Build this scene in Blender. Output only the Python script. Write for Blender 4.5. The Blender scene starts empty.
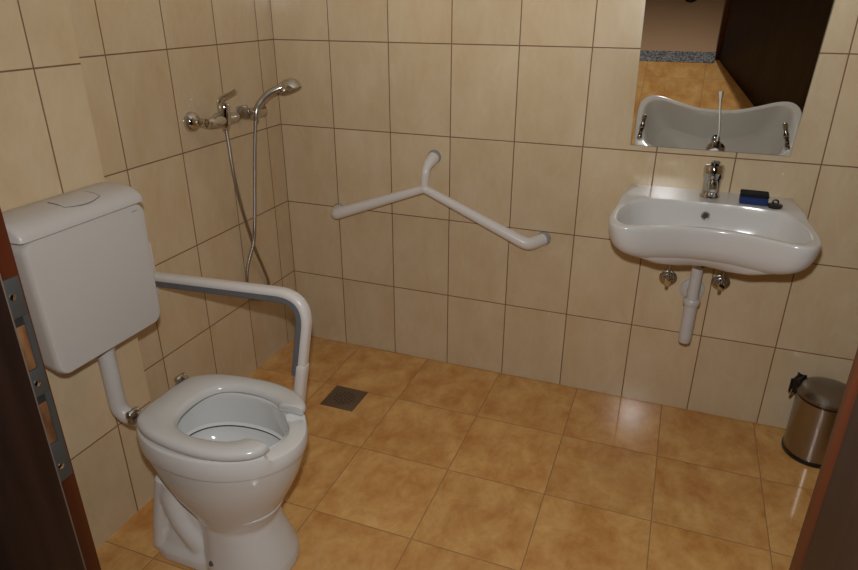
import bpy, bmesh, math, random
from mathutils import Vector, Matrix
random.seed(4)
S = bpy.context.scene
COL = S.collection
PI = math.pi
def V(*a): return Vector(a)

# ------------------------------------------------------------------ materials
def new_mat(name):
    m = bpy.data.materials.new(name); m.use_nodes = True
    nt = m.node_tree; b = nt.nodes['Principled BSDF']
    return m, nt, b
def simple(name, col, rough=.4, metal=0., spec=.5, coat=0., bump=0., bscale=200.):
    m, nt, b = new_mat(name)
    b.inputs['Base Color'].default_value = (*col, 1)
    b.inputs['Roughness'].default_value = rough
    b.inputs['Metallic'].default_value = metal
    b.inputs['Specular IOR Level'].default_value = spec
    b.inputs['Coat Weight'].default_value = coat
    b.inputs['Coat Roughness'].default_value = .06
    if bump:
        n = nt.nodes.new('ShaderNodeTexNoise'); n.inputs['Scale'].default_value = bscale
        tc = nt.nodes.new('ShaderNodeTexCoord'); nt.links.new(tc.outputs['Object'], n.inputs['Vector'])
        bp = nt.nodes.new('ShaderNodeBump'); bp.inputs['Strength'].default_value = bump
        bp.inputs['Distance'].default_value = .002
        nt.links.new(n.outputs['Fac'], bp.inputs['Height']); nt.links.new(bp.outputs['Normal'], b.inputs['Normal'])
    return m

def tile_mat(name, ax, offs, size, c1, c2, grout, gw, rough, mottle, stretch, dark=.1, contrast=(.35,.7), bumpd=.0015, streak=None):
    """tiles in world coordinates: ax = the two axes used, offs = a grout line on each, size = pitch."""
    m, nt, b = new_mat(name)
    L = nt.links.new
    N = nt.nodes.new
    geo = N('ShaderNodeNewGeometry'); sep = N('ShaderNodeSeparateXYZ'); L(geo.outputs['Position'], sep.inputs[0])
    def math_(op, a, bb=None):
        n = N('ShaderNodeMath'); n.operation = op
        for i, x in enumerate((a, bb)):
            if x is None: continue
            if isinstance(x, (int, float)): n.inputs[i].default_value = x
            else: L(x, n.inputs[i])
        return n.outputs[0]
    masks = []; cells = []
    for a, o, s in zip(ax, offs, size):
        u = math_('DIVIDE', math_('SUBTRACT', sep.outputs[a], o), s)
        cells.append(math_('FLOOR', u))
        fr = math_('FRACT', u)
        d = math_('MULTIPLY', math_('MINIMUM', fr, math_('SUBTRACT', 1., fr)), s)   # metres to the nearest line
        masks.append(d)
    dist = math_('MINIMUM', *masks)
    mr = N('ShaderNodeMapRange'); mr.inputs['From Min'].default_value = gw*.5; mr.inputs['From Max'].default_value = gw*.5+.0012
    L(dist, mr.inputs['Value'])
    tile = mr.outputs['Result']                                   # 0 grout, 1 tile
    comb = N('ShaderNodeCombineXYZ'); L(cells[0], comb.inputs[0]); L(cells[1], comb.inputs[1])
    wn = N('ShaderNodeTexWhiteNoise'); L(comb.outputs[0], wn.inputs['Vector'])
    # mottled body, a different piece of the pattern on every tile
    off = N('ShaderNodeVectorMath'); off.operation = 'SCALE'; L(wn.outputs['Color'], off.inputs[0]); off.inputs['Scale'].default_value = 7.
    addv = N('ShaderNodeVectorMath'); addv.operation = 'ADD'; L(geo.outputs['Position'], addv.inputs[0]); L(off.outputs[0], addv.inputs[1])
    mp = N('ShaderNodeMapping'); L(addv.outputs[0], mp.inputs['Vector']); mp.inputs['Scale'].default_value = stretch
    n1 = N('ShaderNodeTexNoise'); n1.inputs['Scale'].default_value = mottle; n1.inputs['Detail'].default_value = 6; n1.inputs['Roughness'].default_value = .62
    n1.inputs['Distortion'].default_value = .25; n1.inputs['Roughness'].default_value = .68
    L(mp.outputs[0], n1.inputs['Vector'])
    cr = N('ShaderNodeMapRange'); cr.inputs['From Min'].default_value = contrast[0]; cr.inputs['From Max'].default_value = contrast[1]; L(n1.outputs['Fac'], cr.inputs['Value'])
    mx = N('ShaderNodeMix'); mx.data_type = 'RGBA'; L(cr.outputs['Result'], mx.inputs['Factor'])
    mx.inputs['A'].default_value = (*c1, 1); mx.inputs['B'].default_value = (*c2, 1)
    hs = N('ShaderNodeHueSaturation'); L(mx.outputs['Result'], hs.inputs['Color'])
    vr = N('ShaderNodeMapRange'); vr.inputs['To Min'].default_value = 1-dark; vr.inputs['To Max'].default_value = 1+dark*.6
    L(wn.outputs['Value'], vr.inputs['Value']); L(vr.outputs['Result'], hs.inputs['Value'])
    body = hs.outputs['Color']
    if streak:                                                     # thin wandering veins
        n2 = N('ShaderNodeTexNoise'); n2.inputs['Scale'].default_value = streak[0]; n2.inputs['Detail'].default_value = 4; n2.inputs['Distortion'].default_value = 1.4
        L(mp.outputs[0], n2.inputs['Vector'])
        ab = math_('ABSOLUTE', math_('SUBTRACT', n2.outputs['Fac'], .5))
        s2 = N('ShaderNodeMapRange'); s2.inputs['From Min'].default_value = .0; s2.inputs['From Max'].default_value = .035
        s2.inputs['To Min'].default_value = streak[1]; s2.inputs['To Max'].default_value = 0; L(ab, s2.inputs['Value'])
        m3 = N('ShaderNodeMix'); m3.data_type = 'RGBA'; L(s2.outputs['Result'], m3.inputs['Factor']); L(body, m3.inputs['A']); m3.inputs['B'].default_value = (*streak[2], 1)
        body = m3.outputs['Result']
    m2 = N('ShaderNodeMix'); m2.data_type = 'RGBA'; L(tile, m2.inputs['Factor']); m2.inputs['A'].default_value = (*grout, 1); L(body, m2.inputs['B'])
    L(m2.outputs['Result'], b.inputs['Base Color'])
    rr = N('ShaderNodeMapRange'); rr.inputs['To Min'].default_value = .8; rr.inputs['To Max'].default_value = rough; L(tile, rr.inputs['Value'])
    L(rr.outputs['Result'], b.inputs['Roughness'])
    # slight unevenness + sunk grout
    n3 = N('ShaderNodeTexNoise'); n3.inputs['Scale'].default_value = 38; n3.inputs['Detail'].default_value = 2; L(geo.outputs['Position'], n3.inputs['Vector'])
    hgt = math_('ADD', math_('MULTIPLY', tile, 1.), math_('MULTIPLY', n3.outputs['Fac'], .12))
    bp = N('ShaderNodeBump'); bp.inputs['Distance'].default_value = bumpd; bp.inputs['Strength'].default_value = .6
    L(hgt, bp.inputs['Height']); L(bp.outputs['Normal'], b.inputs['Normal'])
    return m

def wood_mat(name, c1, c2, rough, scale, stretch):
    m, nt, b = new_mat(name)
    tc = nt.nodes.new('ShaderNodeTexCoord'); mp = nt.nodes.new('ShaderNodeMapping'); mp.inputs['Scale'].default_value = stretch
    n = nt.nodes.new('ShaderNodeTexNoise'); n.inputs['Scale'].default_value = scale; n.inputs['Detail'].default_value = 5
    cr = nt.nodes.new('ShaderNodeValToRGB')
    cr.color_ramp.elements[0].position = .35; cr.color_ramp.elements[0].color = (*c1, 1)
    cr.color_ramp.elements[1].position = .7; cr.color_ramp.elements[1].color = (*c2, 1)
    nt.links.new(tc.outputs['Object'], mp.inputs[0]); nt.links.new(mp.outputs[0], n.inputs['Vector'])
    nt.links.new(n.outputs['Fac'], cr.inputs[0]); nt.links.new(cr.outputs[0], b.inputs['Base Color'])
    b.inputs['Roughness'].default_value = rough; b.inputs['Specular IOR Level'].default_value = .18
    return m

def granite_mat():
    m, nt, b = new_mat('grey_granite')
    tc = nt.nodes.new('ShaderNodeTexCoord'); n = nt.nodes.new('ShaderNodeTexVoronoi'); n.inputs['Scale'].default_value = 170
    cr = nt.nodes.new('ShaderNodeValToRGB')
    e = cr.color_ramp.elements
    e[0].position = .1; e[0].color = (.05, .05, .05, 1); e[1].position = .8; e[1].color = (.36, .35, .34, 1)
    sp = nt.nodes.new('ShaderNodeSeparateColor')
    nt.links.new(tc.outputs['Object'], n.inputs['Vector']); nt.links.new(n.outputs['Color'], sp.inputs[0])
    nt.links.new(sp.outputs[0], cr.inputs[0]); nt.links.new(cr.outputs[0], b.inputs['Base Color'])
    b.inputs['Roughness'].default_value = .25
    return m

def brushed_mat(name, col, rough):
    m, nt, b = new_mat(name)
    b.inputs['Roughness'].default_value = rough
    b.inputs['Base Color'].default_value = (*col, 1); b.inputs['Metallic'].default_value = 1
    b.inputs['Anisotropic'].default_value = .8; b.inputs['Anisotropic Rotation'].default_value = .25
    return m

def hose_mat():
    m, nt, b = new_mat('corrugated_chrome')
    b.inputs['Base Color'].default_value = (.42, .41, .39, 1); b.inputs['Metallic'].default_value = 1; b.inputs['Roughness'].default_value = .3
    geo = nt.nodes.new('ShaderNodeNewGeometry')
    w = nt.nodes.new('ShaderNodeTexWave'); w.bands_direction = 'Z'; w.inputs['Scale'].default_value = 55
    nt.links.new(geo.outputs['Position'], w.inputs['Vector'])
    bp = nt.nodes.new('ShaderNodeBump'); bp.inputs['Distance'].default_value = .001; bp.inputs['Strength'].default_value = .7
    nt.links.new(w.outputs['Fac'], bp.inputs['Height']); nt.links.new(bp.outputs['Normal'], b.inputs['Normal'])
    return m

WT1, WT2, WG = (.61, .455, .270), (.70, .572, .385), (.22, .11, .055)
FT1, FT2, FG = (.54, .235, .060), (.78, .47, .17), (.36, .20, .085)
TW, TH, Z0 = .25, .33295, .3267
def wall_tiles(name, ax, o): return tile_mat(name, (ax, 2), (o, Z0), (TW, TH), WT1, WT2, WG, .0026, .17, 4.2, (1.8, 1.8, .9), .04, (.3, .72), streak=(2.2, .10, (.78, .68, .52)))
M = dict(
    back=wall_tiles('beige_tiles_back', 0, .0034), left=wall_tiles('beige_tiles_left', 1, -.0996-TW*8),
    boxing=wall_tiles('beige_tiles_boxing', 1, -1.207-TW*8), front=wall_tiles('beige_tiles_front', 0, .15),
    right=wall_tiles('beige_tiles_right', 1, -.1-TW*9),
    floor=tile_mat('orange_floor_tiles', (0, 1), (.6624-.3324*3, -.3404-.3324*8), (.3324, .3324), FT1, FT2, FG, .0019, .085, 8.5, (1.15, .85, 1), .06, (.33, .68), .0009, streak=(3.4, .16, (.70, .44, .19))),
    hall=simple('hall_floor_lino', (.54, .325, .18), .45, bump=.1, bscale=60),
    plaster=simple('white_plaster', (.80, .80, .79), .9),
    hallwall=simple('hall_plaster', (.22, .17, .12), .9),
    porcelain=simple('white_porcelain', (.66, .645, .62), .16),
    bowl_in=simple('porcelain_glaze', (.70, .70, .68), .10, coat=.4),
    plastic=simple('white_plastic', (.58, .555, .53), .32),
    seatp=simple('white_seat_plastic', (.60, .59, .57), .2),
    railw=simple('white_coated_tube', (.76, .73, .695), .28),
    greyrub=simple('grey_grip', (.145, .15, .165), .5),
    greyring=simple('grey_gasket', (.30, .30, .29), .4),
    chrome=simple('chrome', (.62, .61, .59), .07, 1.),
    chromed=simple('dull_chrome', (.50, .48, .45), .25, 1.),
    hose=hose_mat(),
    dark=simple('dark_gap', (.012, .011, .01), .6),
    black=simple('black_plastic', (.006, .006, .0065), .35),
    blue=simple('blue_sponge', (.016, .034, .15), .95, bump=.8, bscale=900),
    scour=simple('black_scouring_pad', (.005, .007, .006), .98, bump=.8, bscale=1200),
    steel=brushed_mat('brushed_steel', (.38, .345, .31), .30),
    lidsteel=simple('satin_steel_lid', (.27, .25, .23), .30, 1.),
    drain=simple('drain_steel', (.27, .23, .21), .42, 1.),
    wenge=wood_mat('wenge_veneer', (.012, .0055, .004), (.026, .012, .008), .42, 9, (3, 3, .25)),
    edge=wood_mat('red_brown_veneer', (.036, .008, .003), (.070, .015, .005), .38, 9, (4, 4, .3)),
    seal=simple('brown_seal', (.10, .075, .06), .5),
    gapgrey=simple('shadow_gap_grey', (.16, .145, .13), .6),
    bolt=simple('bolt_cap', (.10, .08, .10), .4),
    raw=wood_mat('raw_wood', (.08, .03, .010), (.19, .09, .034), .8, 30, (2, 2, .6)),
    strike=simple('zinc_plate', (.07, .069, .064), .5, .5),
    granite=granite_mat(),
    mirror=simple('mirror_silver', (.90, .90, .88), .004, 1.),
    glassedge=simple('mirror_edge', (.16, .24, .20), .15),
    leather=simple('black_leather', (.012, .011, .011), .35), toe=simple('pink_lining', (.42, .16, .14), .7),
    toilw=simple('water', (.55, .56, .55), .02),
)
# ------------------------------------------------------------------ helpers
def thing(name, label, cat, loc=(0, 0, 0), group=None):
    o = bpy.data.objects.new(name, None); COL.objects.link(o); o.location = loc
    o.empty_display_size = .05
    o['label'] = label; o['category'] = cat
    if group: o['group'] = group
    return o
def world_loc(o):
    v = Vector((0, 0, 0))
    while o: v += o.location; o = o.parent
    return v
def link(name, bm, mat, parent=None, loc=None, smooth=True, angle=38):
    bmesh.ops.recalc_face_normals(bm, faces=bm.faces)
    lim = math.radians(angle)
    if smooth:
        for f in bm.faces: f.smooth = True
        for e in bm.edges:
            if len(e.link_faces) == 2 and e.calc_face_angle(0) > lim: e.smooth = False
    base = world_loc(parent) if parent else Vector(loc or (0, 0, 0))
    bmesh.ops.translate(bm, verts=bm.verts, vec=-base)
    me = bpy.data.meshes.new(name); bm.to_mesh(me); bm.free()
    for mm in (mat if isinstance(mat, (list, tuple)) else [mat]): me.materials.append(mm)
    o = bpy.data.objects.new(name, me); COL.objects.link(o)
    if parent: o.parent = parent
    else: o.location = base
    return o
def tag(o, label, cat, group=None):
    o['label'] = label; o['category'] = cat
    if group: o['group'] = group
    return o
def struct(o): o['kind'] = 'structure'; return o
def B(): return bmesh.new()
def box(bm, lo, hi, bev=0, seg=2):
    r = bmesh.ops.create_cube(bm, size=1)
    vs = r['verts']
    for v in vs:
        v.co = Vector([lo[i] + (v.co[i]+.5)*(hi[i]-lo[i]) for i in range(3)])
    if bev:
        es = list({e for v in vs for e in v.link_edges})
        bmesh.ops.bevel(bm, geom=es, offset=bev, segments=seg, affect='EDGES', profile=.5)
    return bm
def loft(bm, rings, cap0=True, cap1=True, closed=True):
    vr = [[bm.verts.new(p) for p in r] for r in rings]
    n = len(vr[0])
    for a, b2 in zip(vr, vr[1:]):
        for i in range(n if closed else n-1):
            j = (i+1) % n
            bm.faces.new((a[i], a[j], b2[j], b2[i]))
    if cap0: bm.faces.new(vr[0][::-1])
    if cap1: bm.faces.new(vr[-1])
    return vr
def frame_for(d):
    d = d.normalized()
    up = Vector((0, 0, 1)) if abs(d.z) < .95 else Vector((0, 1, 0))
    x = d.cross(up).normalized(); y = x.cross(d).normalized()
    return x, y
def lathe(bm, prof, origin, axis=(0, 0, 1), n=32, cap0=True, cap1=True):
    """prof: (radius, distance along the axis)"""
    a = Vector(axis).normalized(); x, y = frame_for(a); o = Vector(origin)
    rings = []
    for r, t in prof:
        rings.append([o + a*t + (x*math.cos(2*PI*k/n) + y*math.sin(2*PI*k/n))*max(r, 1e-4) for k in range(n)])
    loft(bm, rings, cap0, cap1); return bm
def spline(pts, per=10, closed=False):
    pts = [Vector(p) for p in pts]; n = len(pts); out = []
    rng = range(n) if closed else range(n-1)
    for i in rng:
        if closed: p0, p1, p2, p3 = pts[(i-1) % n], pts[i], pts[(i+1) % n], pts[(i+2) % n]
        else:
            p1, p2 = pts[i], pts[i+1]
            p0 = pts[i-1] if i > 0 else p1*2-p2
            p3 = pts[i+2] if i+2 < n else p2*2-p1
        for k in range(per):
            t = k/per
            out.append(.5*((2*p1) + (p2-p0)*t + (2*p0-5*p1+4*p2-p3)*t*t + (3*p1-p0-3*p2+p3)*t**3))
    if not closed: out.append(pts[-1])
    return out
def rounded_path(pts, rad, per=8):
    """polyline with filleted corners"""
    pts = [Vector(p) for p in pts]; out = [pts[0]]
    for i in range(1, len(pts)-1):
        a, b2, c = pts[i-1], pts[i], pts[i+1]
        r = rad[i-1] if isinstance(rad, (list, tuple)) else rad
        d1 = (a-b2).normalized(); d2 = (c-b2).normalized()
        ang = d1.angle(d2); t = min(r/math.tan(ang/2), (a-b2).length*.49, (c-b2).length*.49)
        p, q = b2+d1*t, b2+d2*t
        for k in range(per+1):
            s = k/per
            out.append(p*(1-s)**2 + b2*2*s*(1-s) + q*s*s)
    out.append(pts[-1]); return out
def sweep(bm, path, rad, n=16, cap=True, ref=None, sect=None):
    """tube along a path with parallel-transported frames; rad number or function of 0..1; sect(k) optional section points (u,v)"""
    path = [Vector(p) for p in path]; m_ = len(path)
    tang = []
    for i in range(m_):
        t = path[min(i+1, m_-1)] - path[max(i-1, 0)]
        tang.append(t.normalized())
    if ref is None: x = frame_for(tang[0])[0]; y = tang[0].cross(x)
    else:
        x = (Vector(ref) - tang[0]*Vector(ref).dot(tang[0])).normalized(); y = tang[0].cross(x)
    L = [0]
    for i in range(1, m_): L.append(L[-1] + (path[i]-path[i-1]).length)
    rings = []
    for i in range(m_):
        if i:
            x = (x - tang[i]*x.dot(tang[i])).normalized(); y = tang[i].cross(x)
        s = L[i]/L[-1]
        r = rad(s) if callable(rad) else rad
        if sect: rings.append([path[i] + x*u*r + y*v*r for u, v in sect])
        else: rings.append([path[i] + (x*math.cos(2*PI*k/n) + y*math.sin(2*PI*k/n))*r for k in range(n)])
    loft(bm, rings, cap, cap); return bm
def rrect(x0, x1, y0, y1, r, seg=6):
    pts = []
    for cx, cy, a0 in ((x1-r, y1-r, 0), (x0+r, y1-r, PI/2), (x0+r, y0+r, PI), (x1-r, y0+r, 3*PI/2)):
        for k in range(seg+1):
            a = a0 + PI/2*k/seg
            pts.append((cx+r*math.cos(a), cy+r*math.sin(a)))
    return pts

# ------------------------------------------------------------------ room shell
XR, YW, H = 2.46, -1.853, 2.55         # right wall, room face of the door wall, ceiling
YH = -2.0                              # hall face of the door wall
JL, JR = .862, 1.706                   # left and right door reveals
BX, BY = .15, -1.075                   # tiled boxing behind the cistern
struct(link('floor', box(B(), (-.1, YW-.02, -.1), (XR+.1, .1, 0)), M['floor'], smooth=False))
struct(link('floor_hall', box(B(), (-1.2, -3.7, -.1), (4.2, -1.87, -.002)), M['hall'], smooth=False))
struct(link('ceiling', box(B(), (-.1, YH, H), (XR+.1, .1, H+.1)), M['plaster'], smooth=False))
struct(link('ceiling_hall', box(B(), (-1.2, -3.7, H), (4.2, YH, H+.1)), M['plaster'], smooth=False))
struct(link('wall_back', box(B(), (-.1, 0, 0), (XR+.1, .1, H)), M['back'], smooth=False))
struct(link('wall_left', box(B(), (-.1, YW, 0), (0, 0, H)), M['left'], smooth=False))
struct(link('wall_boxing', box(B(), (0, YW, 0), (BX, BY, H)), M['boxing'], smooth=False))
struct(link('wall_right', box(B(), (XR, YW, 0), (XR+.1, 0, H)), M['right'], smooth=False))
FT = .04                               # frame thickness
bm = B()
box(bm, (-.1, YH, 0), (JL-FT, YW, H)); box(bm, (JR+FT, YH, 0), (XR+.1, YW, H)); box(bm, (JL-FT, YH, 2.09), (JR+FT, YW, H))
struct(link('wall_front', bm, M['front'], smooth=False))
struct(link('wall_hall', box(B(), (-1.2, -3.8, 0), (4.2, -3.7, H)), M['hallwall'], smooth=False))

# granite sill in the doorway
o = struct(link('trim_2', box(B(), (JL, -1.915, -.02), (JR, -1.815, .004), .001), M['granite'], smooth=False))
o['label'] = 'grey speckled granite sill across the doorway floor'; o['category'] = 'door sill'

# door frame: dark lining with a red-brown rebate on the room side
fr = thing('trim_1', 'dark brown wooden door frame around the doorway with a latch plate', 'door frame', (JL, YH, 0)); struct(fr)
ST = -1.885                            # step between stop and rebate
def jamb(sgn, x):
    ST = -1.885 if sgn > 0 else -1.874
    a = B(); xs = sorted((x, x - sgn*FT)); box(a, (xs[0], YH-.012, 0), (xs[1], ST, 2.05), .0015)
    j = link('jamb_lining', a, M['wenge'], fr)
    xb = x - sgn*(.022 if sgn > 0 else .0)
    a = B(); xs = sorted((xb, x - sgn*FT)); box(a, (xs[0], ST-.001, 0), (xs[1], YW+.006, 2.07), .001)
    rb = link('rebate', a, M['edge'], fr)
    rb['label'] = 'red-brown rebate strip of the door frame'
    if sgn > 0:
        a = B(); xs = sorted((x - sgn*.002, x - sgn*.010)); box(a, (xs[0], ST, .002), (xs[1], ST+.003, 2.05), .001)
        link('door_seal', a, M['seal'], fr)
    a = B(); xs = sorted((x - sgn*.030, x - sgn*.095)); box(a, (xs[0], YH-.022, 0), (xs[1], YH, 2.12), .003)
    link('architrave', a, M['wenge'], fr)
    return rb
jamb(1, JL); jamb(-1, JR)
a = B(); box(a, (JL-.0, YH-.012, 2.05), (JR, YW+.006, 2.09), .0015); link('head_lining', a, M['wenge'], fr)
# latch plate with two openings showing the raw wood, three screws
xp = JL-.022
y0, y1 = ST+.006, YW+.002
zs = (.868, .930, 1.005, 1.043, 1.117, 1.168)
a = B()
for za, zb in ((zs[0], zs[1]), (zs[2], zs[3]), (zs[4], zs[5])): box(a, (xp, y0, za), (xp+.003, y1, zb), .0006)
for za, zb in ((zs[1], zs[2]), (zs[3], zs[4])):
    box(a, (xp, y0, za), (xp+.003, y0+.003, zb)); box(a, (xp, y1-.008, za), (xp+.003, y1, zb))
pl = link('strike_plate', a, M['strike'], fr); pl['label'] = 'grey metal latch plate with two openings'
for za, zb in ((zs[1], zs[2]), (zs[3], zs[4])):
    a = B(); box(a, (xp+.0001, y0+.003, za), (xp+.0006, y1-.008, zb)); hl = link('latch_hole', a, M['dark'], pl)
    a = B(); box(a, (xp+.0005, y0+.006, za+.001), (xp+.0018, y1-.008, zb-.012), .0005); link('wood_core', a, M['raw'], pl)
for zz in (.892, 1.024, 1.145):
    a = B(); lathe(a, [(.0045, 0), (.0042, .0012), (.0012, .0018), (0, .0006)], (xp+.003, (y0+y1)/2, zz), (1, 0, 0), 14)
    link('screw', a, M['chrome'], pl)

# door leaf, opened into the room past the right reveal
hx, hy, ang = JR+.022, YW+.022, math.radians(62)     # direction of the open leaf from its hinge
dirv = V(math.cos(ang), math.sin(ang), 0); nrm = V(-math.sin(ang), math.cos(ang), 0)
def leafbox(a, s0, s1, t0, t1, z0, z1, bev=.002):
    r = bmesh.ops.create_cube(a, size=1)
    for v in r['verts']:
        s = s0+(v.co.x+.5)*(s1-s0); t = t0+(v.co.y+.5)*(t1-t0); z = z0+(v.co.z+.5)*(z1-z0)
        v.co = V(hx, hy, 0)+dirv*s+nrm*t+V(0, 0, z)
    if bev: bmesh.ops.bevel(a, geom=list({e for v in r['verts'] for e in v.link_edges}), offset=bev, segments=2, affect='EDGES')
dl = thing('door_1', 'dark brown door leaf swung open into the room, reflected in the mirror', 'door', (hx, hy, 0)); struct(dl)
a = B(); leafbox(a, .006, .80, -.040, -.001, .008, 2.045); link('panel', a, M['wenge'], dl)
a = B(); leafbox(a, .80, .806, -.040, -.001, .008, 2.045, .001); e = link('edge_band', a, M['edge'], dl); e['label'] = 'red-brown edge band of the door'
for t, s in ((-.001, 1), (-.040, -1)):
    a = B(); q = V(hx, hy, 0)+dirv*.75+nrm*t
    lathe(a, [(.026, 0), (.026, .006), (.012, .008), (.010, .045)], q+V(0, 0, 1.05), tuple(nrm*s), 20)
    p = q+nrm*s*.045+V(0, 0, 1.05)
    sweep(a, rounded_path([q+nrm*s*.03+V(0, 0, 1.05), p, p-dirv*.12], .012), .009, 12)
    link('lever_handle', a, M['chromed'], dl)

# ------------------------------------------------------------------ cistern
CY, CX0, CX1 = -1.264, BX, .283
cw = .177
cs = thing('toilet_cistern', 'white plastic cistern fixed to the tiled boxing above the toilet', 'cistern', (BX, CY, .66))
def cist_ring(x, w0, w1, z0, z1, r):
    # rounded rectangle in y,z at depth x ; wider at the top
    out = []
    for u, v in rrect(-1, 1, 0, 1, .0001, 1): pass
    for yy, zz in rrect(-w1, w1, z0, z1, r, 7):
        k = (zz-z0)/(z1-z0); f = (w0+(w1-w0)*k)/w1
        out.append(V(x, CY+yy*f, zz))
    return out
a = B()
zb, zt = .648, .990
rings = [cist_ring(BX, .150, .166, zb+.012, zt, .03), cist_ring(BX+.06, .160, .174, zb+.004, zt, .03),
         cist_ring(CX1-.016, .168, cw, zb, zt, .03), cist_ring(CX1-.006, .167, cw-.001, zb+.001, zt, .03),
         cist_ring(CX1-.001, .164, cw-.004, zb+.004, zt-.002, .028), cist_ring(CX1, .160, cw-.009, zb+.009, zt-.006, .024)]
loft(a, rings); link('tank', a, M['plastic'], cs)
# lid: loaf profile swept across the width with softened ends
lidz = zt+.002
def lid_prof(x0, off, k=1.):
    pts = [(BX, lidz), (BX, 1.026+off)]
    pts += [(BX+.010, 1.032+off), (BX+.05, 1.034+off), (BX+.088, 1.0315+off), (BX+.112, 1.0250+off), (BX+.128, 1.0135+off), (CX1+.003+off, 1.003), (CX1+.004+off, lidz)]
    return pts
def lid_section(y, sc):
    out = []
    for x, z in lid_prof(0, 0):
        out.append(V(BX+(x-BX)*(1-(1-sc)*.35), y, lidz+(z-lidz)*sc))
    return out
a = B(); secs = []
for yy, sc in ((-1.0, .80), (-.985, .90), (-.96, .955), (-.9, .985), (-.6, 1), (0, 1), (.6, 1), (.9, .985), (.96, .955), (.985, .90), (1.0, .80)):
    secs.append(lid_section(CY+yy*(cw+.004), sc))
loft(a, secs); lid = link('lid', a, M['plastic'], cs, angle=50)
# flush button: a raised plate that follows the lid
a = B(); prof = [(BX+.050, 1.0340), (BX+.070, 1.0332), (BX+.088, 1.0315), (BX+.102, 1.0280), (BX+.114, 1.0240)]
secs = []
for k in range(13):
    u = -1+2*k/12; yy = CY+.022+u*.052
    lowlim = 1 - .22*u*u
    ps = []
    for i, (x, z) in enumerate(prof):
        xx = BX+.050+(x-BX-.050)*lowlim
        zz = 1.0340 + (z-1.0340)*lowlim**1.4
        ps.append((xx, zz))
    secs.append([V(x, yy, z-.006) for x, z in ps[::-1]]+[V(x, yy, z+.0016) for x, z in ps])
loft(a, secs); bt = link('flush_button', a, M['plastic'], lid, angle=30)
edge = [secs[0][5+k] for k in range(5)]+[sc_[-1] for sc_ in secs]+[secs[-1][9-k] for k in range(5)]
path_ = [edge[0]]
for p in edge[1:]:
    if (p-path_[-1]).length > 1e-4: path_.append(p)
a = B(); sweep(a, [p+V(.0008, 0, -.0006) for p in path_], .0011, 6); link('button_gap', a, M['gapgrey'], bt)
a = B(); box(a, (CX1-.0002, CY+.132, .972), (CX1+.0004, CY+.150, .9745)); link('maker_mark', a, M['greyring'], cs)
# supply valve on the right end
a = B()
lathe(a, [(.009, 0), (.009, .016), (.013, .017), (.013, .026), (.008, .028)], (BX+.045, CY+cw-.006, .972), (0, 1, 0), 20)
lathe(a, [(.006, 0), (.006, .012), (.010, .013), (.010, .022), (.004, .024)], (BX+.045, CY+cw+.014, .980), (0, 0, 1), 16)
link('supply_valve', a, M['chromed'], cs)
# flush pipe down to the pan
a = B(); px_, py_ = .222, -1.250
sweep(a, rounded_path([(px_, py_, .665), (px_, py_, .412), (.320, -1.232, .400)], .05, 10), .0225, 24)
lathe(a, [(.030, 0), (.030, .022), (.026, .026)], (px_, py_, .628), (0, 0, 1), 24)
link('flush_pipe', a, M['plastic'], cs)

# ------------------------------------------------------------------ toilet
TY = -1.220
tl = thing('toilet', 'white porcelain floor-standing toilet with an open-front seat', 'toilet', (.5, TY, 0))
def egg(xb, xf, hw, xm, z, n=96, pb=2.3, pf=2.0):
    """plan outline: back at xb, front at xf, widest hw at xm"""
    out = []
    for k in range(n):
        t = 2*PI*k/n; c, s = math.cos(t), math.sin(t)
        p = pf if c > 0 else pb
        L = (xf-xm) if c > 0 else (xm-xb)
        out.append(V(xm+L*math.copysign(abs(c)**(2/p), c), TY+hw*math.copysign(abs(s)**(2/p), s), z))
    return out
RZ = .463
def notch(ring, d):
    for p in ring:
        if p.x > .70 and abs(p.y-TY-.003) < .088: p.z -= d
    return ring
bm = B()
rings = [
    egg(.470, .660, .092, .565, .125), egg(.465, .668, .098, .56, .16), egg(.440, .690, .112, .555, .205),
    egg(.405, .722, .134, .55, .26), egg(.370, .752, .151, .55, .32), egg(.338, .770, .160, .555, .375), egg(.332, .774, .163, .555, .400),
    egg(.325, .782, .1695, .555, .406), egg(.324, .784, .171, .555, .415), notch(egg(.322, .785, .171, .555, .450), .010),
    notch(egg(.325, .782, .168, .555, .459), .013), notch(egg(.331, .776, .162, .555, RZ), .014),
    notch(egg(.40, .742, .119, .572, RZ, pb=2.2), .014), notch(egg(.405, .737, .114, .572, .459, pb=2.2), .014), notch(egg(.407, .735, .113, .572, .450, pb=2.2), .012),
]
loft(bm, rings, True, False)
bowl = link('bowl', bm, M['porcelain'], tl, angle=32)
bm = B()
rings = [egg(.407, .735, .113, .572, .4505, pb=2.2), egg(.404, .738, .115, .572, .41, pb=2.2), egg(.404, .738, .115, .572, .367, pb=2.2), egg(.410, .731, .109, .572, .360, pb=2.2),
         egg(.398, .742, .119, .572, .354, pb=2.2), egg(.402, .738, .116, .572, .340, pb=2.2), egg(.43, .715, .100, .57, .312),
         egg(.47, .69, .082, .575, .290), egg(.51, .66, .060, .585, .276), egg(.54, .63, .04, .585, .268)]
loft(bm, rings, False, True)
# close the small step to the rim lip
o = link('bowl_interior', bm, M['bowl_in'], tl, angle=25)
bm = B()
vs = [bm.verts.new(p) for p in egg(.485, .680, .074, .58, .284)]; bm.faces.new(vs)
o = link('water', bm, M['toilw'], tl)
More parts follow.
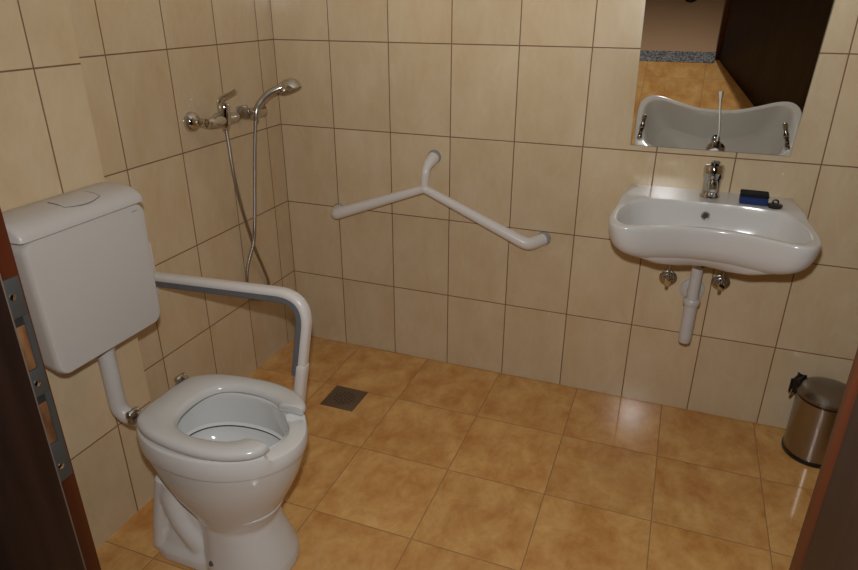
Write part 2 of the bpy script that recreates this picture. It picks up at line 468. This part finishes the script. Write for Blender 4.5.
# dark line under the flushing rim
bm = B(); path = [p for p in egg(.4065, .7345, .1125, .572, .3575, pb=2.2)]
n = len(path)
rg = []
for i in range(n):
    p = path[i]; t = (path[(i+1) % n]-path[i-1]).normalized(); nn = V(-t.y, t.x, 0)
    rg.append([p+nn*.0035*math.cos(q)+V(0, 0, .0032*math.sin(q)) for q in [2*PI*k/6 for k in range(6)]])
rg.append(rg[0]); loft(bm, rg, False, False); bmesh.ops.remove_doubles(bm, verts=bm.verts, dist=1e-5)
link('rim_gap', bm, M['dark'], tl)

# pedestal: front foot, rear trap with its S-bend, fused into one skin
bm = B()
def ring2(xb, xf, hw, xm, z, pb=2.6, pf=2.2): return egg(xb, xf, hw, xm, z, 64, pb, pf)
loft(bm, [ring2(.47, .722, .122, .585, 0), ring2(.472, .719, .120, .585, .03), ring2(.47, .702, .110, .58, .075), ring2(.47, .684, .102, .57, .12), ring2(.46, .672, .098, .56, .16), ring2(.45, .685, .103, .555, .19), ring2(.44, .70, .108, .555, .215)])
loft(bm, [ring2(.302, .58, .112, .46, 0, 4, 2), ring2(.304, .58, .110, .46, .03, 4, 2), ring2(.314, .575, .094, .46, .052, 4, 2), ring2(.324, .56, .080, .45, .09, 4, 2), ring2(.348, .50, .070, .43, .20, 4, 2), ring2(.366, .455, .076, .42, .265, 3.4, 2), ring2(.370, .43, .078, .40, .30, 3, 2)])
for s in (-1, 1):
    sweep(bm, spline([(.402, TY+s*.050, .262), (.396, TY+s*.050, .24), (.392, TY+s*.055, .20), (.415, TY+s*.060, .13), (.455, TY+s*.062, .075), (.480, TY+s*.055, .02)], 8), lambda q: .040-.004*q, 20)
    sweep(bm, spline([(.374, TY+s*.066, .27), (.358, TY+s*.068, .2), (.340, TY+s*.075, .10), (.328, TY+s*.08, .02)], 8), .022, 16)
ped = link('pedestal', bm, M['porcelain'], tl)
md = ped.modifiers.new('skin', 'REMESH'); md.mode = 'VOXEL'; md.voxel_size = .0045; md.use_smooth_shade = True
md = ped.modifiers.new('soft', 'SMOOTH'); md.factor = .5; md.iterations = 7
for s in (-1, 1):
    bm = B(); lathe(bm, [(.008, 0), (.008, .004), (.005, .0065), (0, .007)], (.535, TY+s*.108, .050), (0, s*.72, .7), 16)
    link('floor_bolt', bm, M['bolt'], tl)

# seat: open at the front
OUT = spline([(.750, .078, 0), (.745, .102, 0), (.718, .130, 0), (.665, .154, 0), (.60, .165, 0), (.52, .163, 0), (.445, .150, 0), (.398, .130, 0), (.366, .102, 0), (.355, .05, 0), (.354, 0, 0)], 8)
INN = spline([(.676, .076, 0), (.670, .082, 0), (.660, .090, 0), (.63, .103, 0), (.58, .111, 0), (.53, .108, 0), (.49, .093, 0), (.468, .071, 0), (.457, .045, 0), (.453, .02, 0), (.452, 0, 0)], 8)
def mirror(l): return l + [V(p.x, -p.y, 0) for p in l[-2::-1]]
OUT, INN = mirror(OUT), mirror(INN)
bm = B(); secs = []
SZ0, SZ1 = .470, .495
for i, (po, pi) in enumerate(zip(OUT, INN)):
    d = (pi-po); w = d.length; d.normalize()
    e = min(i, len(OUT)-1-i); k = min(1, .72+.14*e)      # rounded tips
    zt_ = SZ0+(SZ1-SZ0)*(.72+.28*k)
    prof = [(.004, SZ0), (0, SZ0+.006), (.001, zt_-.010), (.005, zt_-.004), (.013, zt_-.0005), (w*.5, zt_), (w-.014, zt_-.002), (w-.006, zt_-.006), (w-.001, zt_-.013), (w, SZ0+.004), (w-.004, SZ0)]
    secs.append([V(po.x+d.x*t, TY+po.y+d.y*t, z) for t, z in prof])
loft(bm, secs); link('seat', bm, M['seatp'], tl, angle=45)
for y in (TY+.090, TY-.090):
    bm = B()
    lathe(bm, [(.0085, -.018), (.010, -.016), (.010, .014), (.0085, .016)], (.344, y, .489), (0, 1, 0), 20)
    box(bm, (.331, y-.008, .462), (.349, y+.008, .487), .003); box(bm, (.342, y-.006, .484), (.367, y+.006, .4975), .002)
    lathe(bm, [(.013, 0), (.013, .004), (.008, .012), (0, .014)], (.336, y, .463), (0, 0, 1), 20)
    link('hinge', bm, M['chrome'], tl)
for s in (-1, 1):
    bm = B(); box(bm, (.60, TY+s*.14-.012, .461), (.64, TY+s*.14+.012, .472), .003); link('seat_buffer', bm, M['seatp'], tl)

# ------------------------------------------------------------------ support rail beside the toilet
RY = -.87
sr = thing('support_rail', 'white bent support rail with grey grip strip standing beside the toilet', 'grab rail', (.02, RY, .655))
path = rounded_path([(.0, RY, .650), (.624, RY, .680), (.500, RY, .0)], [.088], 12)
bm = B(); sect = [(u, v) for u, v in rrect(-.019, .019, -.0150, .0150, .0135, 5)]
sweep(bm, path, 1, ref=(0, 1, 0), sect=sect); link('tube', bm, M['railw'], sr)
# grip strip on the inner side of the bend: section offset towards the inside of the curve
x0 = V(0, 1, 0); ins = []
for i, p in enumerate(path):
    t = (path[min(i+1, len(path)-1)]-path[max(i-1, 0)]).normalized()
    nn = t.cross(V(0, 1, 0)); nn = nn if nn.z < .0 or i > len(path)//2 else -nn
    if nn.dot(V(.3, RY, .3)-p) < 0: nn = -nn
    ins.append((p, nn))
def cut(s0, s1):
    bm = B(); rg = []
    for (p, nn) in ins[s0:s1]:
        rg.append([p+nn*a_+V(0, b_, 0) for a_, b_ in ((.006, -.0198), (.024, -.0190), (.028, -.014), (.028, .014), (.024, .0190), (.006, .0198))])
    loft(bm, rg); return bm
legtop = ins[-2][0]
ins2 = []
for k in range(len(ins)-1):
    ins2.append(ins[k])
pe, ne = ins[-1]; pb = ins[-2][0]
ins2.append((pb.lerp(pe, .30), ne)); ins = ins2
link('grip_strip', cut(0, len(ins)), M['greyrub'], sr)
bm = B(); pj = pb.lerp(pe, .235); dj = (pe-pb).normalized()
sweep(bm, [pj-dj*.004, pj, pj+dj*.02, pj+dj*.26, pj+dj*.27], lambda q: 1.0 if .01 < q < .99 else .93, ref=(0, 1, 0), sect=[(u*1.16, v*1.2) for u, v in sect]); link('leg_sleeve', bm, M['railw'], sr)
bm = B(); box(bm, (0, RY-.05, .56), (.012, RY+.05, .75), .005); link('wall_plate', bm, M['railw'], sr)
bm = B(); lathe(bm, [(.020, 0), (.020, .008), (.018, .022)], (.500, RY, 0), (0, 0, 1), 24); link('rubber_foot', bm, M['greyrub'], sr)

# ------------------------------------------------------------------ shower mixer, hose, hand shower, holder
mx = thing('shower_mixer', 'chrome shower mixer tap on the left tiled wall', 'tap', (0, -.475, 1.08))
bx_ = .062; mz = 1.085
bm = B()
lathe(bm, [(.0, .088), (.014, .088), (.017, .082), (.018, .06), (.020, .03), (.020, -.03), (.018, -.05), (.017, -.068), (.014, -.074), (0, -.074)][::-1], (bx_, -.455, mz), (0, 1, 0), 28)
lathe(bm, [(.021, -.022), (.022, -.01), (.022, .025), (.021, .050), (.017, .058), (0, .060)], (bx_+.002, -.440, mz), (.10, 0, 1), 28)
lathe(bm, [(.012, 0), (.013, -.018), (.010, -.024)], (bx_, -.436, mz-.014), (0, 0, 1), 20)
link('valve_body', bm, M['chrome'], mx)
for y, ez, k in ((-.540, mz+.004, .86), (-.405, mz-.010, .62)):
    bm = B()
    lathe(bm, [(.040*k, 0), (.040*k, .004), (.037*k, .014), (.029*k, .023), (.016*k, .028), (.014, .04)], (0, y, ez), (1, 0, 0), 32)
    link('escutcheon', bm, M['chrome'], mx)
    bm = B(); e_ = .020 if y < -.5 else -.005
    sweep(bm, [(.02, y, ez), (bx_, y+e_, mz)], .0125, 18)
    lathe(bm, [(.016, -.010), (.016, .010)], (bx_-.014, y+e_*.7, mz+.001), (1, 0, 0), 6)
    link('union', bm, M['chrome'], mx)
bm = B()
lv = spline([(bx_-.002, -.442, mz+.030), (bx_-.004, -.443, mz+.058), (bx_+.004, -.440, mz+.072), (bx_+.024, -.430, mz+.084), (bx_+.048, -.421, mz+.099)], 8)
sweep(bm, lv, lambda q: 1-.5*q, ref=(0, 1, 0), sect=[(u, v) for u, v in rrect(-.017, .017, -.009, .009, .007, 4)])
link('lever', bm, M['chrome'], mx)

HB = V(.030, -.262, 1.080)       # holder on the wall
hd = thing('shower_holder', 'chrome wall bracket holding the hand shower in the corner', 'bracket', (0, HB.y, HB.z))
bm = B(); box(bm, (0, HB.y-.024, HB.z-.024), (.014, HB.y+.034, HB.z+.024), .005); box(bm, (.012, HB.y-.028, HB.z-.020), (.050, HB.y-.004, HB.z+.020), .007)
link('wall_plate', bm, M['chromed'], hd)
bm = B(); lathe(bm, [(.014, -.030), (.021, -.028), (.021, .058), (.017, .064)], (.054, HB.y+.012, HB.z), (0, 1, 0), 24); link('cradle', bm, M['chrome'], hd)

hs_ = thing('hand_shower', 'chrome hand shower head resting in the wall bracket', 'shower head', (.066, HB.y, HB.z))
HP = V(.072, -.268, 1.080)
bm = B()
path = spline([HP+V(0, 0, -.030), HP+V(.002, .008, .012), HP+V(.012, .036, .044), HP+V(.032, .064, .070), HP+V(.060, .090, .086)], 8)
sweep(bm, path, lambda q: .0100+.004*math.sin(PI*min(1, q*1.1))*.6+.003*q, 18); link('handle', bm, M['chromed'], hs_)
HC = HP+V(.083, .118, .090); ax_ = V(.25, .14, -1).normalized()
bm = B(); lathe(bm, [(0, -.028), (.016, -.027), (.032, -.018), (.042, -.003), (.045, .008), (.042, .013), (.0, .014)], HC, ax_, 32)
sweep(bm, [HP+V(.055, .086, .084), HC+V(-.004, -.006, .004)], lambda q: .0145+.007*q, 18); link('spray_head', bm, M['chrome'], hs_)
bm = B(); lathe(bm, [(.039, .0135), (.037, .017), (0, .018)], HC, ax_, 32); link('spray_face', bm, M['greyrub'], hs_)

ho = B()
pts = [(.062, -0.436, 1.060), (.062, -0.431, 0.99), (.058, -0.42, 0.888), (.05, -0.388, 0.756), (.036, -0.324, 0.579), (.021, -0.255, 0.442), (.012, -0.218, 0.365), (.0085, -.224, .322), (.0072, -.268, .306), (.0085, -.322, .332), (.013, -0.360, 0.415), (.024, -0.357, 0.494), (.044, -0.332, 0.585), (.056, -0.327, 0.66), (.064, -0.313, 0.795), (.070, -0.293, 0.947), tuple(HP+V(0, -.004, -.028))]
sweep(ho, spline(pts, 10), .0068, 12)
tag(link('shower_hose', ho, M['hose'], loc=(.0, -.27, .30)), 'long grey corrugated metal shower hose hanging in a crossed loop', 'hose')

# ------------------------------------------------------------------ Y-shaped grab bar
gb = thing('grab_bar', 'white three-armed grab bar screwed to the back wall tiles', 'grab rail', (.68, 0, .80))
gc = V(.674, -.07, .800)
ends = [((.276, -.070, .652), (.256, .0, .650)), ((1.094, -.070, .624), (1.140, 0, .632)), ((.680, -.070, .882), (.690, 0, .912))]
rr_ = [.028, .05, .05]
bm = B()
for (bend, wall), r in zip(ends, rr_):
    bend, wall = V(*bend), V(*wall)
    w2 = wall + V(0, -.004, 0)
    pth = rounded_path([gc, bend, w2], r, 10)
    sweep(bm, pth, lambda q: .0165+.008*max(0, min(1, (q-.55)/.3)), 20)
bmesh.ops.create_icosphere(bm, subdivisions=3, radius=.0185, matrix=Matrix.Translation(gc))
bar = link('bar', bm, M['railw'], gb)
md = bar.modifiers.new('skin', 'REMESH'); md.mode = 'VOXEL'; md.voxel_size = .0035; md.use_smooth_shade = True
md = bar.modifiers.new('soft', 'SMOOTH'); md.factor = .5; md.iterations = 10
for (bend, wall) in ends:
    bm = B(); lathe(bm, [(.027, 0), (.027, .004), (.025, .008), (.02, .009)], (wall[0], 0, wall[2]), (0, -1, 0), 28); link('wall_flange', bm, M['greyring'], gb)

# ------------------------------------------------------------------ washbasin
WX = 1.690
wb = thing('washbasin', 'white wall-hung washbasin with a concave front under the mirror', 'washbasin', (WX, 0, .86))
def plan(pts): return [(p.x, p.y) for p in spline([(x, y, 0) for x, y in pts], 6, True)]
half = [(0, -.402), (.07, -.409), (.14, -.434), (.205, -.462), (.250, -.464), (.278, -.435), (.287, -.38), (.285, -.30), (.276, -.18), (.264, -.06), (.258, -.012), (.245, -.001), (.13, 0)]
ctl = half + [(0, 0)] + [(-x, y) for x, y in half[:0:-1]]
OUTL = plan(ctl)
halfi = [(0, -.382), (.07, -.389), (.14, -.413), (.200, -.437), (.237, -.434), (.260, -.405), (.267, -.35), (.262, -.28), (.240, -.21), (.195, -.168), (.12, -.152), (.06, -.148), (.03, -.147)]
ctli = halfi + [(0, -.147)] + [(-x, y) for x, y in halfi[:0:-1]]
INL = plan(ctli)
def inr(s, z, cy=-.285, dy=0): return [V(WX+x*s, cy+(y-cy)*s+dy, z) for x, y in INL]
RIM = .866
def under(sx, sy, z):
    out = []
    for x, y in OUTL:
        out.append(V(WX+x*sx, y*sy, z + .016*(abs(x)/.287)**3*max(0, min(1, (.846-z)/.10))))
    return out
bm = B()
rings = [under(a_, b_, z_) for a_, b_, z_ in ((.20, .22, .7225), (.40, .45, .7245), (.58, .63, .7285), (.70, .75, .7345), (.785, .83, .7415), (.85, .885, .751), (.90, .925, .763), (.938, .955, .778), (.966, .976, .797), (.986, .990, .822), (.997, .998, .846))] + [
         under(1., 1., .858), under(.996, .996, .864), under(.985, .988, RIM), ]
top = rings[-1]
n = len(top)
# slightly sloping rim then bowl
rin = [inr(1.0, RIM-.001), inr(.985, RIM-.006), inr(.965, RIM-.018), inr(.93, RIM-.05), inr(.87, RIM-.085), inr(.76, RIM-.115), inr(.58, RIM-.135), inr(.34, RIM-.147), inr(.10, RIM-.152)]
deck = [[a_.lerp(b_, t) for a_, b_ in zip(top, rin[0])] for t in (.2, .4, .6, .8)]
loft(bm, rings+deck+rin, True, True)
# the deck stands a little higher towards the wall
for v in bm.verts:
    if v.co.z > RIM-.012:
        k = max(0, min(1, (v.co.y+.22)/.07)); v.co.z += .010*k*k*(3-2*k)
bmesh.ops.smooth_vert(bm, verts=[v for v in bm.verts if v.co.z > RIM-.004 and -.40 < v.co.y < -.02], factor=.3, use_axis_x=False, use_axis_y=False, use_axis_z=True)
basin = link('basin', bm, M['porcelain'], wb, angle=60)
bm = B(); lathe(bm, [(.0075, -.002), (.0095, 0), (.0135, .002), (.0135, -.004)], (WX-.006, -.166, RIM-.030), (0, -1, .32), 24, False, False)
link('overflow_ring', bm, M['chrome'], wb)
bm = B(); lathe(bm, [(.010, .0), (.0, .0005)], (WX-.006, -.165, RIM-.030), (0, -1, .32), 20); link('overflow_hole', bm, M['dark'], wb)
bm = B(); lathe(bm, [(.030, 0), (.030, .003), (.022, .004), (.018, .001), (0, .001)], (WX, -.285, RIM-.1525), (0, 0, 1), 28); link('waste_ring', bm, M['chrome'], wb)

DZ = RIM+.010
fx = WX; fy = -.075
fc = thing('faucet', 'chrome basin mixer tap with a long upright elbow lever', 'tap', (fx, fy, DZ))
bm = B(); lathe(bm, [(.031, 0), (.031, .006), (.029, .010), (.027, .014), (.0265, .03), (.0275, .062), (.031, .068), (.032, .096), (.027, .106), (0, .109)], (fx, fy, DZ), (0, 0, 1), 36)
link('tap_body', bm, M['chrome'], fc)
bm = B(); sweep(bm, spline([(fx, fy-.010, DZ+.042), (fx, fy-.045, DZ+.058), (fx, fy-.085, DZ+.058), (fx, fy-.112, DZ+.046)], 8), lambda q: 1-.15*q, ref=(1, 0, 0), sect=rrect(-.016, .016, -.012, .012, .010, 4))
lathe(bm, [(.011, 0), (.011, .012)], (fx, fy-.108, DZ+.031), (0, 0, 1), 18)
link('spout', bm, M['chrome'], fc)
bm = B(); tip = V(fx-.008, -.290, 1.036)
lev = spline([(fx, fy+.004, DZ+.104), (fx, fy-.020, DZ+.122), (fx+.002, fy-.06, DZ+.134), tuple(V(fx, fy-.06, DZ+.134).lerp(tip, .6)), tuple(tip)], 8)
sweep(bm, lev, lambda q: 1. if q < .10 else (.30 if q < .82 else .30+.45*(q-.82)/.18), ref=(1, 0, 0), sect=rrect(-.013, .013, -.005, .005, .0045, 3))
link('lever', bm, M['chrome'], fc)

sp = thing('sponge', 'blue kitchen sponge with a black scouring side lying on the washbasin deck', 'sponge', (1.826, -.105, DZ))
def spbox(z0, z1, g):
    a = B(); box(a, (-.041-g, -.030-g, z0), (.041+g, .030+g, z1), .004, 3)
    bmesh.ops.rotate(a, verts=a.verts, matrix=Matrix.Rotation(math.radians(-3), 3, 'Z'))
    bmesh.ops.translate(a, verts=a.verts, vec=(1.820, -.100, DZ)); return a
link('foam', spbox(0.0, .024, 0), M['blue'], sp); link('scouring_pad', spbox(.0235, .034, .0008), M['scour'], sp)
pg = thing('basin_plug', 'small round black rubber plug lying beside the sponge', 'plug', (1.880, -.130, DZ))
bm = B(); lathe(bm, [(.019, 0), (.022, .004), (.023, .009), (.019, .011), (.008, .0115)], (1.880, -.130, DZ-.001), (0, 0, 1), 28); link('stopper', bm, M['black'], pg)
bm = B(); rg = []
for k in range(25):
    t = 2*PI*k/24; c = V(1.880+.008*math.cos(t), -.130, DZ+.0165+.007*math.sin(t)); d = V(math.cos(t), 0, math.sin(t))
    rg.append([c+d*.0024*math.cos(q)+V(0, .0024*math.sin(q), 0) for q in [2*PI*i/8 for i in range(8)]])
loft(bm, rg, False, False); bmesh.ops.remove_doubles(bm, verts=bm.verts, dist=1e-5); link('pull_ring', bm, M['black'], pg)

# waste pipe under the basin
wx, wy = 1.690, -.155
wp = thing('waste_pipe', 'white plastic waste pipe hanging below the washbasin', 'pipe', (wx, wy, .36))
bm = B(); lathe(bm, [(.027, .7215), (.027, .690), (.023, .668), (.0185, .663), (.0185, .518)], (wx, wy, 0), (0, 0, 1), 28); link('tailpiece', bm, M['plastic'], wp)
bm = B(); lathe(bm, [(.025, 0), (.0275, .004), (.0275, .018), (.023, .024)], (wx, wy, .516), (0, 0, 1), 28); link('slip_nut', bm, M['plastic'], wp)
bm = B(); lathe(bm, [(.018, .0), (.0205, .004), (.0215, .03), (.0215, .150)], (wx, wy, .370), (0, 0, 1), 28); link('trap_cup', bm, M['plastic'], wp)
bm = B(); sweep(bm, [(wx, wy, .535), (wx+.004, -.0, .508)], .018, 20); link('outlet_pipe', bm, M['plastic'], wp)
bm = B(); lathe(bm, [(.043, 0), (.042, .006), (.032, .013), (.019, .016)], (wx+.004, 0, .507), (0, -1, 0), 32); link('wall_flange', bm, M['plastic'], wp)

# stop valves
def valve(x, z, label):
    t = thing('stop_valve', label, 'valve', (x, 0, z), 'stop valves under the washbasin')
    a = B(); lathe(a, [(.031, 0), (.031, .003), (.026, .006), (.023, .006), (.020, .012), (.012, .015)], (x, 0, z), (0, -1, 0), 32); link('escutcheon', a, M['chromed'], t)
    a = B(); lathe(a, [(.010, 0), (.010, .018), (.012, .020), (.012, .034), (.009, .036)], (x, 0, z), (0, -1, 0), 20)
    lathe(a, [(.008, -.012), (.009, -.010), (.009, .018), (.007, .020)], (x, -.027, z), (0, 0, 1), 16); link('valve_body', a, M['chromed'], t)
    a = B(); lathe(a, [(.010, 0), (.0145, .002), (.0150, .010), (.011, .014), (0, .0145)], (x, -.036, z), (0, -1, 0), 12); link('knob', a, M['chrome'], t)
    a = B(); lathe(a, [(.003, 0), (.0065, .004), (.0065, .026)], (x-.001, -.027, z-.038), (0, 0, 1), 12); link('outlet_cap', a, M['chromed'], t)
    a = B(); sweep(a, spline([(x, -.027, z+.016), (x+.001, -.030, z+.07), (x+(WX-x)*.15, -.05, z+.172)], 8), .005, 12); link('supply_tube', a, M['chromed'], t)
valve(1.606, .540, 'chrome stop valve on the tiles left of the white waste pipe')
valve(1.783, .550, 'chrome stop valve on the tiles right of the white waste pipe')

# ------------------------------------------------------------------ mirror, tipped forward
TILT = math.radians(16.3)
mo = V(1.661, -.022, 1.0165); mu = V(0, -math.sin(TILT), math.cos(TILT)); mn = V(0, -math.cos(TILT), -math.sin(TILT)); mw = .246; mh = .62
mr_ = thing('tilted_mirror', 'rectangular wall mirror tipped forward above the washbasin', 'mirror', tuple(mo))
def mpt(x, u, d): return mo+V(x, 0, 0)+mu*u+mn*d
bm = B()
loft(bm, [[mpt(-mw, 0, -.005), mpt(mw, 0, -.005), mpt(mw, mh, -.005), mpt(-mw, mh, -.005)], [mpt(-mw, 0, -.0008), mpt(mw, 0, -.0008), mpt(mw, mh, -.0008), mpt(-mw, mh, -.0008)]])
link('glass_pane', bm, M['glassedge'], mr_, smooth=False)
bm = B(); vs = [bm.verts.new(mpt(x, u, 0)) for x, u in ((-mw+.0006, .0006), (mw-.0006, .0006), (mw-.0006, mh-.0006), (-mw+.0006, mh-.0006))]
vs2 = [bm.verts.new(v.co-mn*.0008) for v in vs]
bm.faces.new(vs); bm.faces.new(vs2[::-1])
for i in range(4): bm.faces.new((vs[i], vs2[i], vs2[(i+1) % 4], vs[(i+1) % 4]))
link('silvering', bm, M['mirror'], mr_, smooth=False)
for x in (-mw+.032, mw-.026):
    bm = B()
    a0 = mpt(x, .068, 0)
    lathe(bm, [(.0045, -.02), (.0045, .001), (.0085, .0015), (.0085, .012), (.0065, .014), (.0068, .060), (.0080, .062), (.0080, .078), (.0045, .080)], a0, tuple(mn), 18)
    link('support_peg', bm, M['chrome'], mr_)
# wall arms behind the glass
for x in (-mw+.06, mw-.06):
    bm = B(); q = mpt(x, .52, -.004); sweep(bm, [q, V(q.x, -.001, q.z)], .005, 10); link('wall_arm', bm, M['chromed'], mr_)
    bm = B(); q = mpt(x, .04, -.004); sweep(bm, [q, V(q.x, -.001, q.z)], .005, 10); link('wall_arm', bm, M['chromed'], mr_)

# ------------------------------------------------------------------ floor drain
fd = thing('floor_drain', 'square metal shower drain set flush in the orange floor tiles', 'drain', (.4605, -.415, 0))
dx0, dx1, dy0, dy1 = .389, .532, -.487, -.344
bm = B(); box(bm, (dx0, dy0, -.002), (dx1, dy1, .0018), .0008); link('drain_plate', bm, M['drain'], fd)
bm = B(); lathe(bm, [(.050, .0018), (.050, .0030), (.047, .0034), (0, .0034)], (.4605, -.4155, 0), (0, 0, 1), 40); gr = link('grate', bm, M['drain'], fd)
slots = []
for r, k in ((.013, 5), (.026, 10), (.039, 14)):
    for i in range(k):
        slots.append((.4605+r*math.cos(2*PI*i/k+r*40), -.4155+r*math.sin(2*PI*i/k+r*40), 2*PI*i/k+r*40))
bm = B()
for x, y, t in slots:
    r = bmesh.ops.create_cube(bm, size=1)['verts']
    for v in r:
        q = Matrix.Rotation(t, 3, 'Z') @ V(v.co.x*.0085, v.co.y*.0042, 0); v.co = V(x+q.x, y+q.y, .0034+v.co.z*.0008)
o = link('slots', bm, M['dark'], gr, smooth=False)

# ------------------------------------------------------------------ pedal bin
PX, PY, PR, PH = 2.172, -.118, .093, .232
pbn = thing('pedal_bin', 'small brushed steel pedal bin on the floor by the right wall corner', 'bin', (PX, PY, 0))
bm = B(); lathe(bm, [(PR+.002, 0), (PR+.004, .003), (PR+.004, .014), (PR, .016)], (PX, PY, 0), (0, 0, 1), 48); link('base_ring', bm, M['black'], pbn)
bm = B(); lathe(bm, [(PR, .014), (PR, PH-.002), (PR-.003, PH)], (PX, PY, 0), (0, 0, 1), 64); link('body', bm, M['steel'], pbn)
bm = B(); lathe(bm, [(PR+.001, PH-.004), (PR+.003, PH), (PR+.003, PH+.005), (PR, PH+.007)], (PX, PY, 0), (0, 0, 1), 48); link('rim', bm, M['black'], pbn)
bm = B(); lathe(bm, [(PR+.0035, PH+.006), (PR+.005, PH+.009), (PR+.004, PH+.016), (PR*.93, PH+.026), (PR*.75, PH+.034), (PR*.45, PH+.039), (0, PH+.041)], (PX, PY, 0), (0, 0, 1), 64); link('lid', bm, M['lidsteel'], pbn)
hd_ = V(-.88, .46, 0).normalized()
bm = B(); q = V(PX, PY, 0)+hd_*(PR+.006); t_ = V(-hd_.y, hd_.x, 0)
r = bmesh.ops.create_cube(bm, size=1)['verts']
for v in r: v.co = q+hd_*(v.co.x*.02)+t_*(v.co.y*.055)+V(0, 0, PH+.006+v.co.z*.042)
bmesh.ops.bevel(bm, geom=list(bm.edges), offset=.005, segments=3, affect='EDGES'); link('hinge_block', bm, M['black'], pbn)
bm = B(); c0 = V(PX, PY, PH-.015)
pts = [c0+hd_*(PR+.010)+t_*.03+V(0, 0, .01), c0+hd_*(PR+.013)+t_*.028+V(0, 0, -.03), c0+hd_*(PR+.013)-t_*.028+V(0, 0, -.03), c0+hd_*(PR+.010)-t_*.03+V(0, 0, .01)]
sweep(bm, rounded_path(pts, .012), .003, 10); link('carry_handle', bm, M['chromed'], pbn)
bm = B(); pd = -hd_; q = V(PX, PY, 0)+pd*(PR+.014); t_ = V(-pd.y, pd.x, 0)
r = bmesh.ops.create_cube(bm, size=1)['verts']
for v in r: v.co = q+pd*(v.co.x*.045)+t_*(v.co.y*.05)+V(0, 0, .016+v.co.z*.012)
bmesh.ops.bevel(bm, geom=list(bm.edges), offset=.004, segments=2, affect='EDGES'); link('pedal', bm, M['black'], pbn)
bm = B(); q = V(PX, PY, 0)+V(.42, -.90, 0).normalized()*(PR+.001)
box(bm, (q.x-.010, q.y-.004, .016), (q.x+.010, q.y+.006, .040), .003); link('pedal_guide', bm, M['black'], pbn)

# ------------------------------------------------------------------ the shoe that the mirror catches on the hall floor
sh = thing('shoe', 'black open shoe standing on the hall floor, seen at the top of the mirror', 'shoe', (1.515, -2.55, 0))
def shoe_ring(z, g, yt):
    pts = [(0, .0), (.026, -.012), (.040, -.04), (.043, -.09), (.036, -.15), (.032, -.20), (.030, -.235), (.015, -.252)]
    ctl = pts + [(0, -.256)] + [(-x*.96, y) for x, y in pts[:0:-1]]
    return [V(1.515+p.x*g, yt+.128*(1-g)*-1+(p.y)*g, z) for p in spline([(x, y, 0) for x, y in ctl], 4, True)]
bm = B(); loft(bm, [shoe_ring(0, .98, -2.425), shoe_ring(.004, 1.02, -2.423), shoe_ring(.016, 1.02, -2.423), shoe_ring(.02, .97, -2.426)]); link('sole', bm, M['leather'], sh)
bm = B(); loft(bm, [shoe_ring(.018, .97, -2.426), shoe_ring(.034, .95, -2.428), shoe_ring(.046, .86, -2.435)], False, False); link('upper', bm, M['leather'], sh)
bm = B(); loft(bm, [shoe_ring(.030, .93, -2.429), shoe_ring(.044, .80, -2.437), shoe_ring(.052, .55, -2.45)]); link('insole', bm, M['toe'], sh)

# ------------------------------------------------------------------ camera, light, world
cam = bpy.data.cameras.new('camera'); co = bpy.data.objects.new('camera', cam); COL.objects.link(co); S.camera = co
FPX = 644.62
cam.sensor_fit = 'HORIZONTAL'; cam.sensor_width = 36; cam.lens = FPX/858*36; cam.clip_start = .02
yaw, pitch, roll = -.3643, .4174, .0012
C = V(1.56082, -2.342676, 1.473066)
fwd = V(math.sin(yaw)*math.cos(pitch), math.cos(yaw)*math.cos(pitch), -math.sin(pitch)); rt = V(math.cos(yaw), -math.sin(yaw), 0); up = rt.cross(fwd)
r2 = rt*math.cos(roll)+up*math.sin(roll); u2 = -rt*math.sin(roll)+up*math.cos(roll)
mw_ = Matrix((( r2.x, u2.x, -fwd.x, C.x), (r2.y, u2.y, -fwd.y, C.y), (r2.z, u2.z, -fwd.z, C.z), (0, 0, 0, 1)))
co.matrix_world = mw_
# the camera's flash, just above the lens
fl = bpy.data.lights.new('camera_flash', 'SPOT'); fo = bpy.data.objects.new('camera_flash', fl); COL.objects.link(fo)
fl.energy = 65; fl.color = (.98, .99, 1); fl.spot_size = math.radians(160); fl.spot_blend = 1; fl.shadow_soft_size = .02
fo.location = C + u2*.13 + r2*-.01
tgt = V(1.22, 0, .70)
fo.rotation_euler = (tgt-fo.location).to_track_quat('-Z', 'Y').to_euler()
# the flash's bounce head, thrown up at the white ceiling
ll = bpy.data.lights.new('bounce_flash', 'SPOT'); lo_ = bpy.data.objects.new('bounce_flash', ll); COL.objects.link(lo_)
ll.spot_size = math.radians(120); ll.spot_blend = 1.0; ll.shadow_soft_size = .03; ll.energy = 78; ll.color = (.95, .98, 1); lo_.location = C + u2*.16
lo_.rotation_euler = (V(1.35, -1.0, H)-lo_.location).to_track_quat('-Z', 'Y').to_euler()
w = bpy.data.worlds.new('world'); S.world = w; w.use_nodes = True
w.node_tree.nodes['Background'].inputs[0].default_value = (.95, .97, 1, 1); w.node_tree.nodes['Background'].inputs[1].default_value = .03
S.view_settings.view_transform = 'Standard'; S.view_settings.look = 'None'; S.view_settings.exposure = 0; S.view_settings.gamma = 1
